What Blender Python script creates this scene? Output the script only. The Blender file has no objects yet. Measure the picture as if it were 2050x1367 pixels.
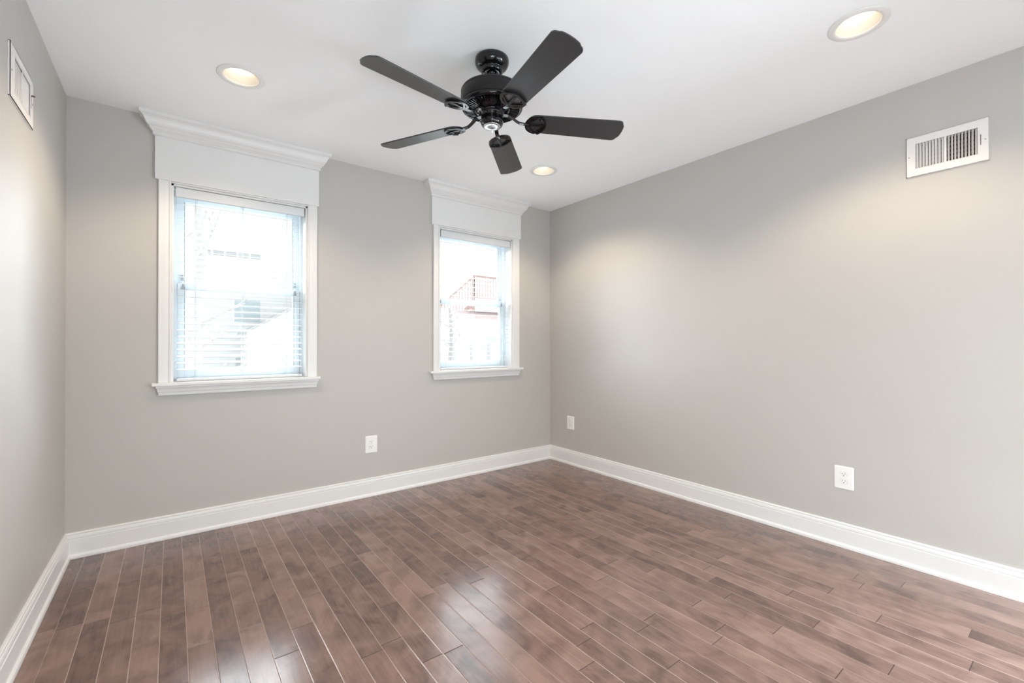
import bpy, bmesh, math, random
from math import sin, cos, pi, radians
from mathutils import Vector, Matrix

S = bpy.context.scene
COL = S.collection

# ------------------------------------------------------------------ camera
cam_d = bpy.data.cameras.new('camera')
cam_d.sensor_width = 36.0
cam_d.lens = 36.0 * 894.2 / 2050.0
cam_d.clip_start = 0.02
cam_d.clip_end = 200
cam = bpy.data.objects.new('camera', cam_d)
COL.objects.link(cam)
cam.location = (-2.9805, -3.2915, 1.1312)
cam.rotation_euler = (radians(90 + 0.2626), radians(0.03), -0.6508)
S.camera = cam

# ------------------------------------------------------------------ world, sun, exposure
XL_ = -3.426
SKY = 1.08
SUN = 38.0
CAN = 30.0
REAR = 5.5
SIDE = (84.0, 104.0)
w = bpy.data.worlds.new('overcast_sky')
S.world = w
w.use_nodes = True
bg = w.node_tree.nodes['Background']
bg.inputs['Color'].default_value = (0.93, 0.97, 1.0, 1)
bg.inputs['Strength'].default_value = SKY

sun_d = bpy.data.lights.new('bright_overcast', 'SUN')
sun_d.energy = SUN
sun_d.angle = radians(95)
sun_d.color = (0.87, 0.95, 1.0)
sun = bpy.data.objects.new('bright_overcast', sun_d)
COL.objects.link(sun)
sun.location = (-1.5, 12, 12)
sun.rotation_euler = (radians(-(90 - 36)), 0, 0)    # shines from +y (outside) down into the room

# added fill light inside the closed rear of the room, aimed at the ceiling
ar_d = bpy.data.lights.new('rear_fill', 'AREA')
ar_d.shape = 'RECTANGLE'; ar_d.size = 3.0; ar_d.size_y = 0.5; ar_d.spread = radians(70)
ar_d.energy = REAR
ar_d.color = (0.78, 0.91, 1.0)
ar = bpy.data.objects.new('rear_fill', ar_d)
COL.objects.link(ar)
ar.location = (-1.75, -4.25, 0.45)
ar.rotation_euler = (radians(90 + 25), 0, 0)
# added fill lights before both solid side walls, just behind the viewpoint
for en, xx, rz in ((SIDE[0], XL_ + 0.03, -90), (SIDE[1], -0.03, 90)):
    d = bpy.data.lights.new('side_fill', 'AREA')
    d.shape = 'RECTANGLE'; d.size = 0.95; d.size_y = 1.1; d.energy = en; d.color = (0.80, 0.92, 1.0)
    l = bpy.data.objects.new('side_fill', d); COL.objects.link(l)
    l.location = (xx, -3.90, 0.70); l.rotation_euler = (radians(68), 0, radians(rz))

S.view_settings.view_transform = 'Standard'
S.view_settings.look = 'None'
S.view_settings.gamma = 1
S.view_settings.use_curve_mapping = False
S.view_settings.exposure = 0.24
S.cycles.use_denoising = True
S.cycles.max_bounces = 16
S.cycles.diffuse_bounces = 8
S.cycles.transparent_max_bounces = 16
S.cycles.sample_clamp_indirect = 8.0

# ------------------------------------------------------------------ room numbers (metres)
W, H, D = 3.426, 2.44, 4.4
XL = -W
WT = 0.17                       # wall thickness

# ------------------------------------------------------------------ materials
def mat(name, color, rough=0.5, spec=0.5, metal=0.0, coat=0.0):
    m = bpy.data.materials.new(name)
    m.use_nodes = True
    b = m.node_tree.nodes['Principled BSDF']
    b.inputs['Base Color'].default_value = (*color, 1)
    b.inputs['Roughness'].default_value = rough
    b.inputs['Specular IOR Level'].default_value = spec
    b.inputs['Metallic'].default_value = metal
    b.inputs['Coat Weight'].default_value = coat
    b.inputs['Coat Roughness'].default_value = 0.08
    return m

def nd(m, t, **kw):
    n = m.node_tree.nodes.new(t)
    for k, v in kw.items():
        setattr(n, k, v)
    return n

def painted(name, color, rough, bump=0.02, scale=350, spec=0.5):
    m = mat(name, color, rough, spec)
    L = m.node_tree.links
    tc = nd(m, 'ShaderNodeTexCoord')
    nz = nd(m, 'ShaderNodeTexNoise')
    nz.inputs['Scale'].default_value = scale
    nz.inputs['Detail'].default_value = 3
    bp = nd(m, 'ShaderNodeBump')
    bp.inputs['Strength'].default_value = bump
    bp.inputs['Distance'].default_value = 0.002
    L.new(tc.outputs['Object'], nz.inputs['Vector'])
    L.new(nz.outputs['Fac'], bp.inputs['Height'])
    L.new(bp.outputs['Normal'], m.node_tree.nodes['Principled BSDF'].inputs['Normal'])
    return m

M = {}
M['wall'] = painted('greige_wall_paint', (0.505, 0.485, 0.458), 0.5, 0.05, 300)
M['ceiling'] = painted('ceiling_paint', (0.925, 0.935, 0.945), 0.9, 0.03, 250, 0.2)
M['trim'] = painted('white_trim_paint', (0.77, 0.77, 0.765), 0.32, 0.01, 120)
M['vinyl'] = mat('white_vinyl', (0.66, 0.71, 0.74), 0.35)
M['blind'] = painted('white_faux_wood', (0.68, 0.70, 0.72), 0.4, 0.02, 90)
M['cord'] = mat('pale_cord', (0.62, 0.64, 0.66), 0.8)
M['latch'] = mat('grey_latch', (0.33, 0.34, 0.34), 0.5)
M['gasket'] = mat('dark_gasket', (0.12, 0.13, 0.14), 0.7)
M['fan_gloss'] = mat('gloss_black_enamel', (0.005, 0.005, 0.006), 0.14, 0.5, 0, 0.0)
M['fan_satin'] = mat('satin_black_enamel', (0.008, 0.0075, 0.008), 0.42, 0.35)
M['fan_cap'] = mat('bright_reflection_cap', (0.62, 0.65, 0.68), 0.22, 0.5, 0.9)  # pale colour stands for the bright reflections on the cap
M['chain'] = mat('chain_metal', (0.22, 0.21, 0.20), 0.35, 0.5, 0.9)
M['plate'] = mat('white_plastic', (0.86, 0.855, 0.84), 0.28)
M['slot'] = mat('dark_slot', (0.05, 0.045, 0.04), 0.6)
M['vent'] = painted('white_vent_enamel', (0.82, 0.79, 0.76), 0.4, 0.01, 100)
M['duct'] = mat('dark_duct', (0.05, 0.03, 0.02), 0.8)  # very dark brown over the whole duct boot
M['damper'] = mat('damper_steel', (0.14, 0.11, 0.085), 0.5)
M['screw'] = mat('screw_steel', (0.42, 0.42, 0.42), 0.4, 0.5, 0.6)
M['can_trim'] = mat('downlight_trim_enamel', (0.80, 0.79, 0.77), 0.4)
M['baffle'] = mat('downlight_baffle_enamel', (0.82, 0.765, 0.67), 0.5)

# fan blade: black laminate with faint grain
m = mat('black_blade_laminate', (0.019, 0.020, 0.023), 0.36, 0.9)
L = m.node_tree.links
tc = nd(m, 'ShaderNodeTexCoord'); mp = nd(m, 'ShaderNodeMapping')
mp.inputs['Scale'].default_value = (6, 160, 10)
nz = nd(m, 'ShaderNodeTexNoise'); nz.inputs['Scale'].default_value = 1.5; nz.inputs['Detail'].default_value = 4
mr = nd(m, 'ShaderNodeMapRange'); mr.inputs['To Min'].default_value = 0.34; mr.inputs['To Max'].default_value = 0.40
L.new(tc.outputs['Object'], mp.inputs['Vector']); L.new(mp.outputs['Vector'], nz.inputs['Vector'])
L.new(nz.outputs['Fac'], mr.inputs['Value'])
L.new(mr.outputs['Result'], m.node_tree.nodes['Principled BSDF'].inputs['Roughness'])
M['blade'] = m

# window pane: clear with a small mirror part
m = bpy.data.materials.new('clear_glass'); m.use_nodes = True
nt = m.node_tree; nt.nodes.clear()
o = nt.nodes.new('ShaderNodeOutputMaterial'); mx = nt.nodes.new('ShaderNodeMixShader')
tr = nt.nodes.new('ShaderNodeBsdfTransparent'); gl = nt.nodes.new('ShaderNodeBsdfGlossy')
tr.inputs['Color'].default_value = (0.97, 0.985, 0.98, 1)
gl.inputs['Roughness'].default_value = 0.02
mx.inputs['Fac'].default_value = 0.05
nt.links.new(tr.outputs[0], mx.inputs[1]); nt.links.new(gl.outputs[0], mx.inputs[2])
nt.links.new(mx.outputs[0], o.inputs['Surface'])
M['glass'] = m

# lamp lens
m = bpy.data.materials.new('warm_lamp_lens'); m.use_nodes = True
b = m.node_tree.nodes['Principled BSDF']
b.inputs['Base Color'].default_value = (0.9, 0.88, 0.82, 1)
b.inputs['Emission Color'].default_value = (1.0, 0.87, 0.69, 1)
b.inputs['Emission Strength'].default_value = 1.7
M['lens'] = m

# hardwood planks running along y, 82.5 mm wide
def plank_material():
    m = mat('brown_maple_planks', (0.15, 0.09, 0.07), 0.19, 1.0)
    nt = m.node_tree; L = nt.links; B = nt.nodes['Principled BSDF']
    def math_(op, a, b=None, c=None):
        n = nt.nodes.new('ShaderNodeMath'); n.operation = op
        for i, v in enumerate((a, b, c)):
            if v is None: continue
            if isinstance(v, (int, float)): n.inputs[i].default_value = v
            else: L.new(v, n.inputs[i])
        return n.outputs[0]
    tc = nt.nodes.new('ShaderNodeTexCoord'); sp = nt.nodes.new('ShaderNodeSeparateXYZ')
    L.new(tc.outputs['Object'], sp.inputs[0])
    X, Y = sp.outputs['X'], sp.outputs['Y']
    PW = 0.0825
    u = math_('DIVIDE', math_('ADD', X, 3.345 + 20 * PW), PW)
    iu = math_('FLOOR', u); fu = math_('FRACT', u)
    wn = nt.nodes.new('ShaderNodeTexWhiteNoise'); wn.noise_dimensions = '1D'; L.new(iu, wn.inputs['W'])
    wn2 = nt.nodes.new('ShaderNodeTexWhiteNoise'); wn2.noise_dimensions = '1D'
    L.new(math_('ADD', iu, 37.7), wn2.inputs['W'])
    length = math_('ADD', math_('MULTIPLY', wn.outputs['Value'], 0.42), 0.50)
    v = math_('ADD', math_('DIVIDE', math_('ADD', Y, 8.0), length), math_('MULTIPLY', wn2.outputs['Value'], 5.0))
    # push every second joint so lengths differ along one row
    iv = math_('FLOOR', v)
    wn4 = nt.nodes.new('ShaderNodeTexWhiteNoise'); wn4.noise_dimensions = '2D'
    cb0 = nt.nodes.new('ShaderNodeCombineXYZ'); L.new(iu, cb0.inputs[0]); L.new(iv, cb0.inputs[1])
    L.new(cb0.outputs[0], wn4.inputs['Vector'])
    fv0 = math_('FRACT', v)
    cut = math_('ADD', math_('MULTIPLY', wn4.outputs['Value'], 0.5), 0.30)
    side = math_('GREATER_THAN', fv0, cut)
    # id of the board (a cell is cut into two boards at 'cut')
    cb = nt.nodes.new('ShaderNodeCombineXYZ'); L.new(iu, cb.inputs[0])
    # boards: [cut of cell k .. cut of cell k+1]
    L.new(math_('ADD', iv, side), cb.inputs[1])
    wn3 = nt.nodes.new('ShaderNodeTexWhiteNoise'); wn3.noise_dimensions = '2D'; L.new(cb.outputs[0], wn3.inputs['Vector'])
    rnd = wn3.outputs['Value']
    # distances to seams, metres
    du = math_('MULTIPLY', math_('MINIMUM', fu, math_('SUBTRACT', 1.0, fu)), PW)
    dv = math_('MULTIPLY', math_('ABSOLUTE', math_('SUBTRACT', fv0, cut)), length)
    dmin = math_('MINIMUM', du, dv)
    # grain
    mp = nt.nodes.new('ShaderNodeCombineXYZ')
    L.new(math_('ADD', math_('MULTIPLY', X, 26.0), math_('MULTIPLY', rnd, 91.0)), mp.inputs[0])
    L.new(math_('MULTIPLY', Y, 1.7), mp.inputs[1]); L.new(math_('MULTIPLY', rnd, 53.0), mp.inputs[2])
    g1 = nt.nodes.new('ShaderNodeTexNoise'); g1.inputs['Scale'].default_value = 2.2; g1.inputs['Detail'].default_value = 6
    g1.inputs['Distortion'].default_value = 1.2
    L.new(mp.outputs[0], g1.inputs['Vector'])
    mp2 = nt.nodes.new('ShaderNodeCombineXYZ')
    L.new(math_('ADD', math_('MULTIPLY', X, 9.0), math_('MULTIPLY', rnd, 47.0)), mp2.inputs[0])
    L.new(math_('MULTIPLY', Y, 7.0), mp2.inputs[1]); L.new(math_('MULTIPLY', rnd, 31.0), mp2.inputs[2])
    g2 = nt.nodes.new('ShaderNodeTexNoise'); g2.inputs['Scale'].default_value = 1.0; g2.inputs['Detail'].default_value = 5
    g2.inputs['Distortion'].default_value = 0.8
    L.new(mp2.outputs[0], g2.inputs['Vector'])
    g3 = nt.nodes.new('ShaderNodeTexNoise'); g3.inputs['Scale'].default_value = 420; g3.inputs['Detail'].default_value = 2
    L.new(tc.outputs['Object'], g3.inputs['Vector'])
    # knots / mineral streaks: sparse
    vk = nt.nodes.new('ShaderNodeTexNoise'); vk.inputs['Scale'].default_value = 1.6; vk.inputs['Detail'].default_value = 3
    mp3 = nt.nodes.new('ShaderNodeCombineXYZ')
    L.new(math_('MULTIPLY', X, 11.0), mp3.inputs[0]); L.new(math_('MULTIPLY', Y, 5.0), mp3.inputs[1]); L.new(math_('MULTIPLY', rnd, 77.0), mp3.inputs[2])
    L.new(mp3.outputs[0], vk.inputs['Vector'])
    kn = nt.nodes.new('ShaderNodeMapRange'); kn.inputs['From Min'].default_value = 0.62; kn.inputs['From Max'].default_value = 0.80
    L.new(vk.outputs['Fac'], kn.inputs['Value'])
    t = math_('ADD', math_('SUBTRACT', math_('MULTIPLY', g1.outputs['Fac'], 0.45), 0.20), math_('MULTIPLY', g2.outputs['Fac'], 1.05))
    t = math_('ADD', t, math_('MULTIPLY', math_('SUBTRACT', rnd, 0.5), 0.34))
    t = math_('ADD', t, math_('MULTIPLY', math_('SUBTRACT', g3.outputs['Fac'], 0.5), 0.30))
    cr = nt.nodes.new('ShaderNodeValToRGB')
    e = cr.color_ramp.elements
    e[0].position = 0.22; e[0].color = (0.085, 0.046, 0.037, 1)
    e[1].position = 0.86; e[1].color = (0.255, 0.157, 0.127, 1)
    k = e.new(0.52); k.color = (0.168, 0.098, 0.079, 1)
    L.new(t, cr.inputs['Fac'])
    # seam: bevelled edge, end joints open and dark
    sd = nt.nodes.new('ShaderNodeMapRange'); sd.inputs['From Min'].default_value = 0.0006; sd.inputs['From Max'].default_value = 0.0020
    sd.inputs['To Min'].default_value = 1; sd.inputs['To Max'].default_value = 0
    L.new(dv, sd.inputs['Value'])
    sl = nt.nodes.new('ShaderNodeMapRange'); sl.inputs['From Min'].default_value = 0.0007; sl.inputs['From Max'].default_value = 0.0017
    sl.inputs['To Min'].default_value = 0.8; sl.inputs['To Max'].default_value = 0
    L.new(du, sl.inputs['Value'])
    # bevel highlights painted as pale lines along the long seams
    m1 = nt.nodes.new('ShaderNodeMix'); m1.data_type = 'RGBA'
    L.new(sl.outputs['Result'], m1.inputs['Factor']); L.new(cr.outputs['Color'], m1.inputs['A'])
    # painted highlight varies by plank row, from dark to pale
    sm = nt.nodes.new('ShaderNodeMix'); sm.data_type = 'RGBA'
    sr = nt.nodes.new('ShaderNodeMapRange'); sr.inputs['From Min'].default_value = 0.15; sr.inputs['From Max'].default_value = 0.55
    L.new(wn2.outputs['Value'], sr.inputs['Value']); L.new(sr.outputs['Result'], sm.inputs['Factor'])
    sm.inputs['A'].default_value = (0.16, 0.10, 0.08, 1); sm.inputs['B'].default_value = (0.48, 0.36, 0.31, 1)
    L.new(sm.outputs['Result'], m1.inputs['B'])
    m2 = nt.nodes.new('ShaderNodeMix'); m2.data_type = 'RGBA'
    L.new(sd.outputs['Result'], m2.inputs['Factor']); L.new(m1.outputs['Result'], m2.inputs['A'])
    m2.inputs['B'].default_value = (0.030, 0.014, 0.012, 1)
    m3 = nt.nodes.new('ShaderNodeMix'); m3.data_type = 'RGBA'
    L.new(math_('MULTIPLY', kn.outputs['Result'], 0.45), m3.inputs['Factor']); L.new(m2.outputs['Result'], m3.inputs['A'])
    m3.inputs['B'].default_value = (0.045, 0.022, 0.018, 1)
    L.new(m3.outputs['Result'], B.inputs['Base Color'])
    # bump: eased edges and slight scraping
    hb = nt.nodes.new('ShaderNodeMapRange'); hb.inputs['From Min'].default_value = 0.0; hb.inputs['From Max'].default_value = 0.003
    hb.inputs['To Min'].default_value = -0.0012; hb.inputs['To Max'].default_value = 0
    L.new(dmin, hb.inputs['Value'])
    hh = math_('ADD', hb.outputs['Result'], math_('MULTIPLY', g1.outputs['Fac'], 0.00035))
    hh = math_('ADD', hh, math_('MULTIPLY', g2.outputs['Fac'], 0.0005))
    bp = nt.nodes.new('ShaderNodeBump'); bp.inputs['Strength'].default_value = 0.35; bp.inputs['Distance'].default_value = 1.0
    L.new(hh, bp.inputs['Height']); L.new(bp.outputs['Normal'], B.inputs['Normal'])
    return m
M['floor'] = plank_material()

# outdoor materials
def striped(name, c1, c2, scale, axis='Z', rough=0.7):
    m = mat(name, c1, rough)
    L = m.node_tree.links
    tc = nd(m, 'ShaderNodeTexCoord'); sp = nd(m, 'ShaderNodeSeparateXYZ')
    a = nd(m, 'ShaderNodeMath', operation='MULTIPLY'); a.inputs[1].default_value = scale
    f = nd(m, 'ShaderNodeMath', operation='FRACT')
    g = nd(m, 'ShaderNodeMath', operation='LESS_THAN'); g.inputs[1].default_value = 0.1
    x = nd(m, 'ShaderNodeMix'); x.data_type = 'RGBA'
    x.inputs['A'].default_value = (*c1, 1); x.inputs['B'].default_value = (*c2, 1)
    L.new(tc.outputs['Object'], sp.inputs[0]); L.new(sp.outputs[axis], a.inputs[0]); L.new(a.outputs[0], f.inputs[0])
    L.new(f.outputs[0], g.inputs[0]); L.new(g.outputs[0], x.inputs['Factor'])
    L.new(x.outputs['Result'], m.node_tree.nodes['Principled BSDF'].inputs['Base Color'])
    return m
M['siding'] = striped('white_lap_siding', (0.86, 0.86, 0.86), (0.74, 0.75, 0.76), 7.0)
M['siding_warm'] = striped('cream_lap_siding', (0.84, 0.83, 0.82), (0.66, 0.66, 0.67), 7.0)
M['house_glass'] = striped('pale_window_shade', (0.56, 0.63, 0.66), (0.50, 0.57, 0.61), 14.0)
M['vent_slat'] = striped('grey_attic_louvre', (0.46, 0.46, 0.47), (0.38, 0.38, 0.39), 40.0)
M['shingle'] = striped('red_brown_shingle', (0.135, 0.080, 0.075), (0.11, 0.065, 0.062), 6.0)
M['roof_grey'] = striped('grey_shingle', (0.55, 0.54, 0.54), (0.5, 0.5, 0.5), 6.0)
M['deck'] = mat('red_cedar', (0.52, 0.36, 0.33), 0.8)
M['bark'] = mat('grey_bark', (0.58, 0.56, 0.55), 0.9)
M['twig'] = mat('brown_twig', (0.52, 0.49, 0.48), 0.9)
M['fence'] = mat('white_vinyl_fence', (0.85, 0.85, 0.85), 0.5)
M['post'] = mat('grey_post', (0.70, 0.70, 0.70), 0.7)
M['ground'] = painted('dull_grey_yard', (0.24, 0.25, 0.24), 0.9, 0.1, 20)  # yard tone lowered to cut the light it bounces back
M['wire'] = mat('grey_wire', (0.40, 0.40, 0.40), 0.7)

# ------------------------------------------------------------------ mesh builder
class MB:
    def __init__(self):
        self.v = []; self.f = []; self.sm = []
    def add(self, vs, fs, smooth=False):
        n = len(self.v)
        self.v += [tuple(p) for p in vs]
        self.f += [tuple(i + n for i in f) for f in fs]
        self.sm += [smooth] * len(fs)
        return self
    def box(self, x0, x1, y0, y1, z0, z1, T=None):
        vs = [Vector((x, y, z)) for z in (z0, z1) for y in (y0, y1) for x in (x0, x1)]
        if T: vs = [T @ p for p in vs]
        return self.add(vs, [(0, 2, 3, 1), (4, 5, 7, 6), (0, 1, 5, 4), (2, 6, 7, 3), (0, 4, 6, 2), (1, 3, 7, 5)])
    def cbox(self, x0, x1, y0, y1, z0, z1, c, T=None):
        """box whose 12 edges are chamfered by c"""
        bm = bmesh.new()
        bmesh.ops.create_cube(bm, size=1)
        for p in bm.verts:
            p.co = Vector(((x0 + x1) / 2 + p.co.x * (x1 - x0), (y0 + y1) / 2 + p.co.y * (y1 - y0), (z0 + z1) / 2 + p.co.z * (z1 - z0)))
        bmesh.ops.bevel(bm, geom=list(bm.edges), offset=c, segments=2, profile=0.5, affect='EDGES')
        bm.verts.ensure_lookup_table(); bm.verts.index_update()
        vs = [(T @ p.co if T else p.co.copy()) for p in bm.verts]
        fs = [tuple(q.index for q in f.verts) for f in bm.faces]
        bm.free()
        return self.add(vs, fs)
    def prism(self, pts, z0, z1, T=None, smooth=False):
        """closed outline (x,y) extruded in z"""
        n = len(pts)
        vs = [Vector((x, y, z0)) for x, y in pts] + [Vector((x, y, z1)) for x, y in pts]
        if T: vs = [T @ p for p in vs]
        fs = [tuple(range(n - 1, -1, -1)), tuple(range(n, 2 * n))]
        self.add(vs, fs)
        k = len(self.v) - 2 * n
        for i in range(n):
            j = (i + 1) % n
            self.f.append((k + i, k + j, k + n + j, k + n + i)); self.sm.append(smooth)
        return self
    def loft(self, rows, closed_profile=False, cap=True, smooth=False):
        """rows: list of equal-length point lists"""
        n = len(rows[0]); vs = [p for r in rows for p in r]; fs = []
        for i in range(len(rows) - 1):
            for j in range(n if closed_profile else n - 1):
                k = (j + 1) % n
                fs.append((i * n + j, i * n + k, (i + 1) * n + k, (i + 1) * n + j))
        self.add(vs, fs, smooth)
        if cap:
            b = len(self.v) - len(vs)
            self.f.append(tuple(b + j for j in range(n))[::-1]); self.sm.append(False)
            self.f.append(tuple(b + (len(rows) - 1) * n + j for j in range(n))); self.sm.append(False)
        return self
    def lathe(self, prof, seg=48, c=(0, 0), smooth=True, ang=None):
        """prof: (r,z) from one end to the other, around z through c"""
        rows = []
        for i in range(seg):
            a = 2 * pi * i / seg
            rows.append([Vector((c[0] + r * cos(a), c[1] + r * sin(a), z)) for r, z in prof])
        n = len(prof); vs = [p for r in rows for p in r]; fs = []
        for i in range(seg):
            k = (i + 1) % seg
            for j in range(n - 1):
                fs.append((i * n + j, k * n + j, k * n + j + 1, i * n + j + 1))
        return self.add(vs, fs, smooth)
    def disc(self, r, z, seg=48, c=(0, 0), up=True):
        vs = [Vector((c[0] + r * cos(2 * pi * i / seg), c[1] + r * sin(2 * pi * i / seg), z)) for i in range(seg)]
        return self.add(vs, [tuple(range(seg)) if up else tuple(range(seg - 1, -1, -1))])
    def tube(self, pts, r, seg=10, cap=True):
        """round bar through points, r number or list"""
        pts = [Vector(p) for p in pts]; rows = []
        for i, p in enumerate(pts):
            t = (pts[min(i + 1, len(pts) - 1)] - pts[max(i - 1, 0)]).normalized()
            ref = Vector((0, 0, 1)) if abs(t.z) < 0.9 else Vector((1, 0, 0))
            a = t.cross(ref).normalized(); b = t.cross(a).normalized()
            rr = r[i] if isinstance(r, (list, tuple)) else r
            rows.append([p + rr * (cos(2 * pi * k / seg) * a + sin(2 * pi * k / seg) * b) for k in range(seg)])
        return self.loft(rows, True, cap, True)
    def bar(self, pts, wd, th, T=None):
        """flat bar through points (local), width wd in xy, thickness th in z"""
        pts = [Vector(p) for p in pts]; rows = []
        for i, p in enumerate(pts):
            t = (pts[min(i + 1, len(pts) - 1)] - pts[max(i - 1, 0)]); t.z = 0; t.normalize()
            s = Vector((-t.y, t.x, 0))
            ww = wd[i] if isinstance(wd, (list, tuple)) else wd
            q = [p + s * ww / 2 - Vector((0, 0, th / 2)), p - s * ww / 2 - Vector((0, 0, th / 2)),
                 p - s * ww / 2 + Vector((0, 0, th / 2)), p + s * ww / 2 + Vector((0, 0, th / 2))]
            rows.append([T @ x for x in q] if T else q)
        return self.loft(rows, True, True)
    def build(self, name, material, parent=None, kind=None, bevel=0.0, origin=None):
        me = bpy.data.meshes.new(name)
        vs = self.v
        if origin is not None:
            vs = [(a - origin[0], b - origin[1], c - origin[2]) for a, b, c in vs]
        me.from_pydata(vs, [], self.f)
        me.polygons.foreach_set('use_smooth', self.sm)
        me.materials.append(material)
        bm = bmesh.new(); bm.from_mesh(me)
        bmesh.ops.recalc_face_normals(bm, faces=bm.faces)
        bm.to_mesh(me); bm.free()
        me.update()
        ob = bpy.data.objects.new(name, me)
        COL.objects.link(ob)
        if origin is not None: ob.location = origin
        if parent is not None: ob.parent = parent
        if kind: ob['kind'] = kind
        if bevel:
            b = ob.modifiers.new('soft_edges', 'BEVEL'); b.width = bevel; b.segments = 2
            b.limit_method = 'ANGLE'; b.angle_limit = radians(40)
        return ob

def empty(name, loc, label=None, cat=None, group=None, kind=None):
    o = bpy.data.objects.new(name, None); COL.objects.link(o)
    o.location = loc; o.empty_display_size = 0.05
    if label: o['label'] = label
    if cat: o['category'] = cat
    if group: o['group'] = group
    if kind: o['kind'] = kind
    return o

def tag(o, label, cat, group=None, kind=None):
    o['label'] = label; o['category'] = cat
    if group: o['group'] = group
    if kind: o['kind'] = kind
    return o

def structure(mb, name, material, label, cat, bevel=0):
    o = mb.build(name, material, None, 'structure', bevel)
    o['label'] = label; o['category'] = cat
    return o

# ------------------------------------------------------------------ walls with openings
def wall_panel(u0, u1, holes, place):
    """holes: (u0,u1,z0,z1); place(mb,u0,u1,z0,z1) adds a piece"""
    mb = MB()
    us = sorted({u0, u1, *[h[0] for h in holes], *[h[1] for h in holes]})
    for a, b in zip(us[:-1], us[1:]):
        hs = [h for h in holes if h[0] <= a + 1e-6 and h[1] >= b - 1e-6]
        z = 0.0
        for h in sorted(hs, key=lambda q: q[2]):
            place(mb, a, b, z, h[2]); z = h[3]
        place(mb, a, b, z, H)
    return mb

WIN = [dict(x0=-2.985, x1=-2.241, z0=0.895, z1=2.072, hx0=-3.061, hx1=-2.172, hz0=2.080, sx0=-3.073, sx1=-2.163, cx0=-3.044, cx1=-2.182, dz=0.0),
       dict(x0=-1.232, x1=-0.473, z0=0.899, z1=2.092, hx0=-1.304, hx1=-0.385, hz0=2.103, sx0=-1.325, sx1=-0.372, cx0=-1.287, cx1=-0.400, dz=0.004)]
VR = (-2.955, -2.738, 2.008, 2.132)     # right wall register throat (y0,y1,z0,z1)
VL = (-1.0025, -0.7825, 2.010, 2.134)     # left wall register throat

mb = wall_panel(XL - WT, WT, [(q['x0'], q['x1'], q['z0'], q['z1']) for q in WIN],
                lambda m, a, b, c, d: m.box(a, b, 0, WT, c, d))
structure(mb, 'wall_back', M['wall'], 'greige painted wall with the two white trimmed windows', 'wall')
mb = wall_panel(-D, 0, [VR], lambda m, a, b, c, d: m.box(0, WT, a, b, c, d))
structure(mb, 'wall_right', M['wall'], 'pale greige painted wall to the right of the windows, with the wide louvred vent', 'wall')
mb = wall_panel(-D, 0, [VL], lambda m, a, b, c, d: m.box(XL - WT, XL, a, b, c, d))
structure(mb, 'wall_left', M['wall'], 'brightly lit greige painted wall at the left edge, with the narrow looking vent', 'wall')
structure(MB().box(XL - WT, WT, -D - WT, -D, 0, H), 'wall_rear', M['wall'], 'greige painted wall behind the viewpoint', 'wall')
structure(MB().box(XL - WT, WT, -D - WT, WT, -0.1, 0), 'floor', M['floor'], 'brown hardwood plank floor with glossy window reflections', 'floor')

# ceiling with four round cut-outs for the downlights
CX = (-2.712, -0.745); CY = (-0.750, -2.700)
RC = 0.080
def ceiling():
    mb = MB(); hw = 0.15
    xs = [XL - WT, CX[0] - hw, CX[0] + hw, CX[1] - hw, CX[1] + hw, WT]
    ys = [-D - WT, CY[1] - hw, CY[1] + hw, CY[0] - hw, CY[0] + hw, WT]
    for i in range(5):
        for j in range(5):
            if i in (1, 3) and j in (1, 3):
                cx = (xs[i] + xs[i + 1]) / 2; cy = (ys[j] + ys[j + 1]) / 2
                n = 48; ring = []; sq = []
                for k in range(n):
                    a = 2 * pi * k / n; c, s = cos(a), sin(a); q = hw / max(abs(c), abs(s))
                    ring.append((cx + RC * c, cy + RC * s)); sq.append((cx + q * c, cy + q * s))
                for z in (H, H + 0.12):
                    vs = [(x, y, z) for x, y in ring] + [(x, y, z) for x, y in sq]
                    mb.add(vs, [(k, (k + 1) % n, n + (k + 1) % n, n + k) for k in range(n)])
                mb.add([(x, y, H) for x, y in ring] + [(x, y, H + 0.12) for x, y in ring],
                       [(k, (k + 1) % n, n + (k + 1) % n, n + k) for k in range(n)])
                # cover over the can
                mb.box(xs[i], xs[i + 1], ys[j], ys[j + 1], H + 0.12, H + 0.13)
            else:
                mb.box(xs[i], xs[i + 1], ys[j], ys[j + 1], H, H + 0.12)
    return mb
structure(ceiling(), 'ceiling', M['ceiling'], 'smooth white ceiling carrying the fan and the downlights', 'ceiling')

# ------------------------------------------------------------------ baseboards (profile d,z)
BP = [(0, 0.1332), (0.007, 0.1332), (0.0105, 0.129), (0.0105, 0.1245), (0.0085, 0.1225), (0.0085, 0.1205), (0.0125, 0.119),
      (0.0145, 0.112), (0.0150, 0.1035), (0.0125, 0.1015), (0.0125, 0.0985), (0.0165, 0.0965), (0.0165, 0.0225), (0.0205, 0.0215),
      (0.0245, 0.0165), (0.0262, 0.009), (0.0262, 0.0)]
mb = MB()
mb.loft([[Vector((XL + d, -d, z)) for d, z in BP] + [Vector((XL, 0, 0))], [Vector((-d, -d, z)) for d, z in BP] + [Vector((0, 0, 0))]], True)
structure(mb, 'baseboard_back', M['trim'], 'white profiled baseboard under the two windows', 'baseboard')
mb = MB()
mb.loft([[Vector((-d, -d, z)) for d, z in BP] + [Vector((0, 0, 0))], [Vector((-d, -D, z)) for d, z in BP] + [Vector((0, -D, 0))]], True)
structure(mb, 'baseboard_right', M['trim'], 'white profiled baseboard along the wall right of the windows', 'baseboard')
mb = MB()
mb.loft([[Vector((XL + d, -d, z)) for d, z in BP] + [Vector((XL, 0, 0))], [Vector((XL + d, -D, z)) for d, z in BP] + [Vector((XL, -D, 0))]], True)
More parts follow.
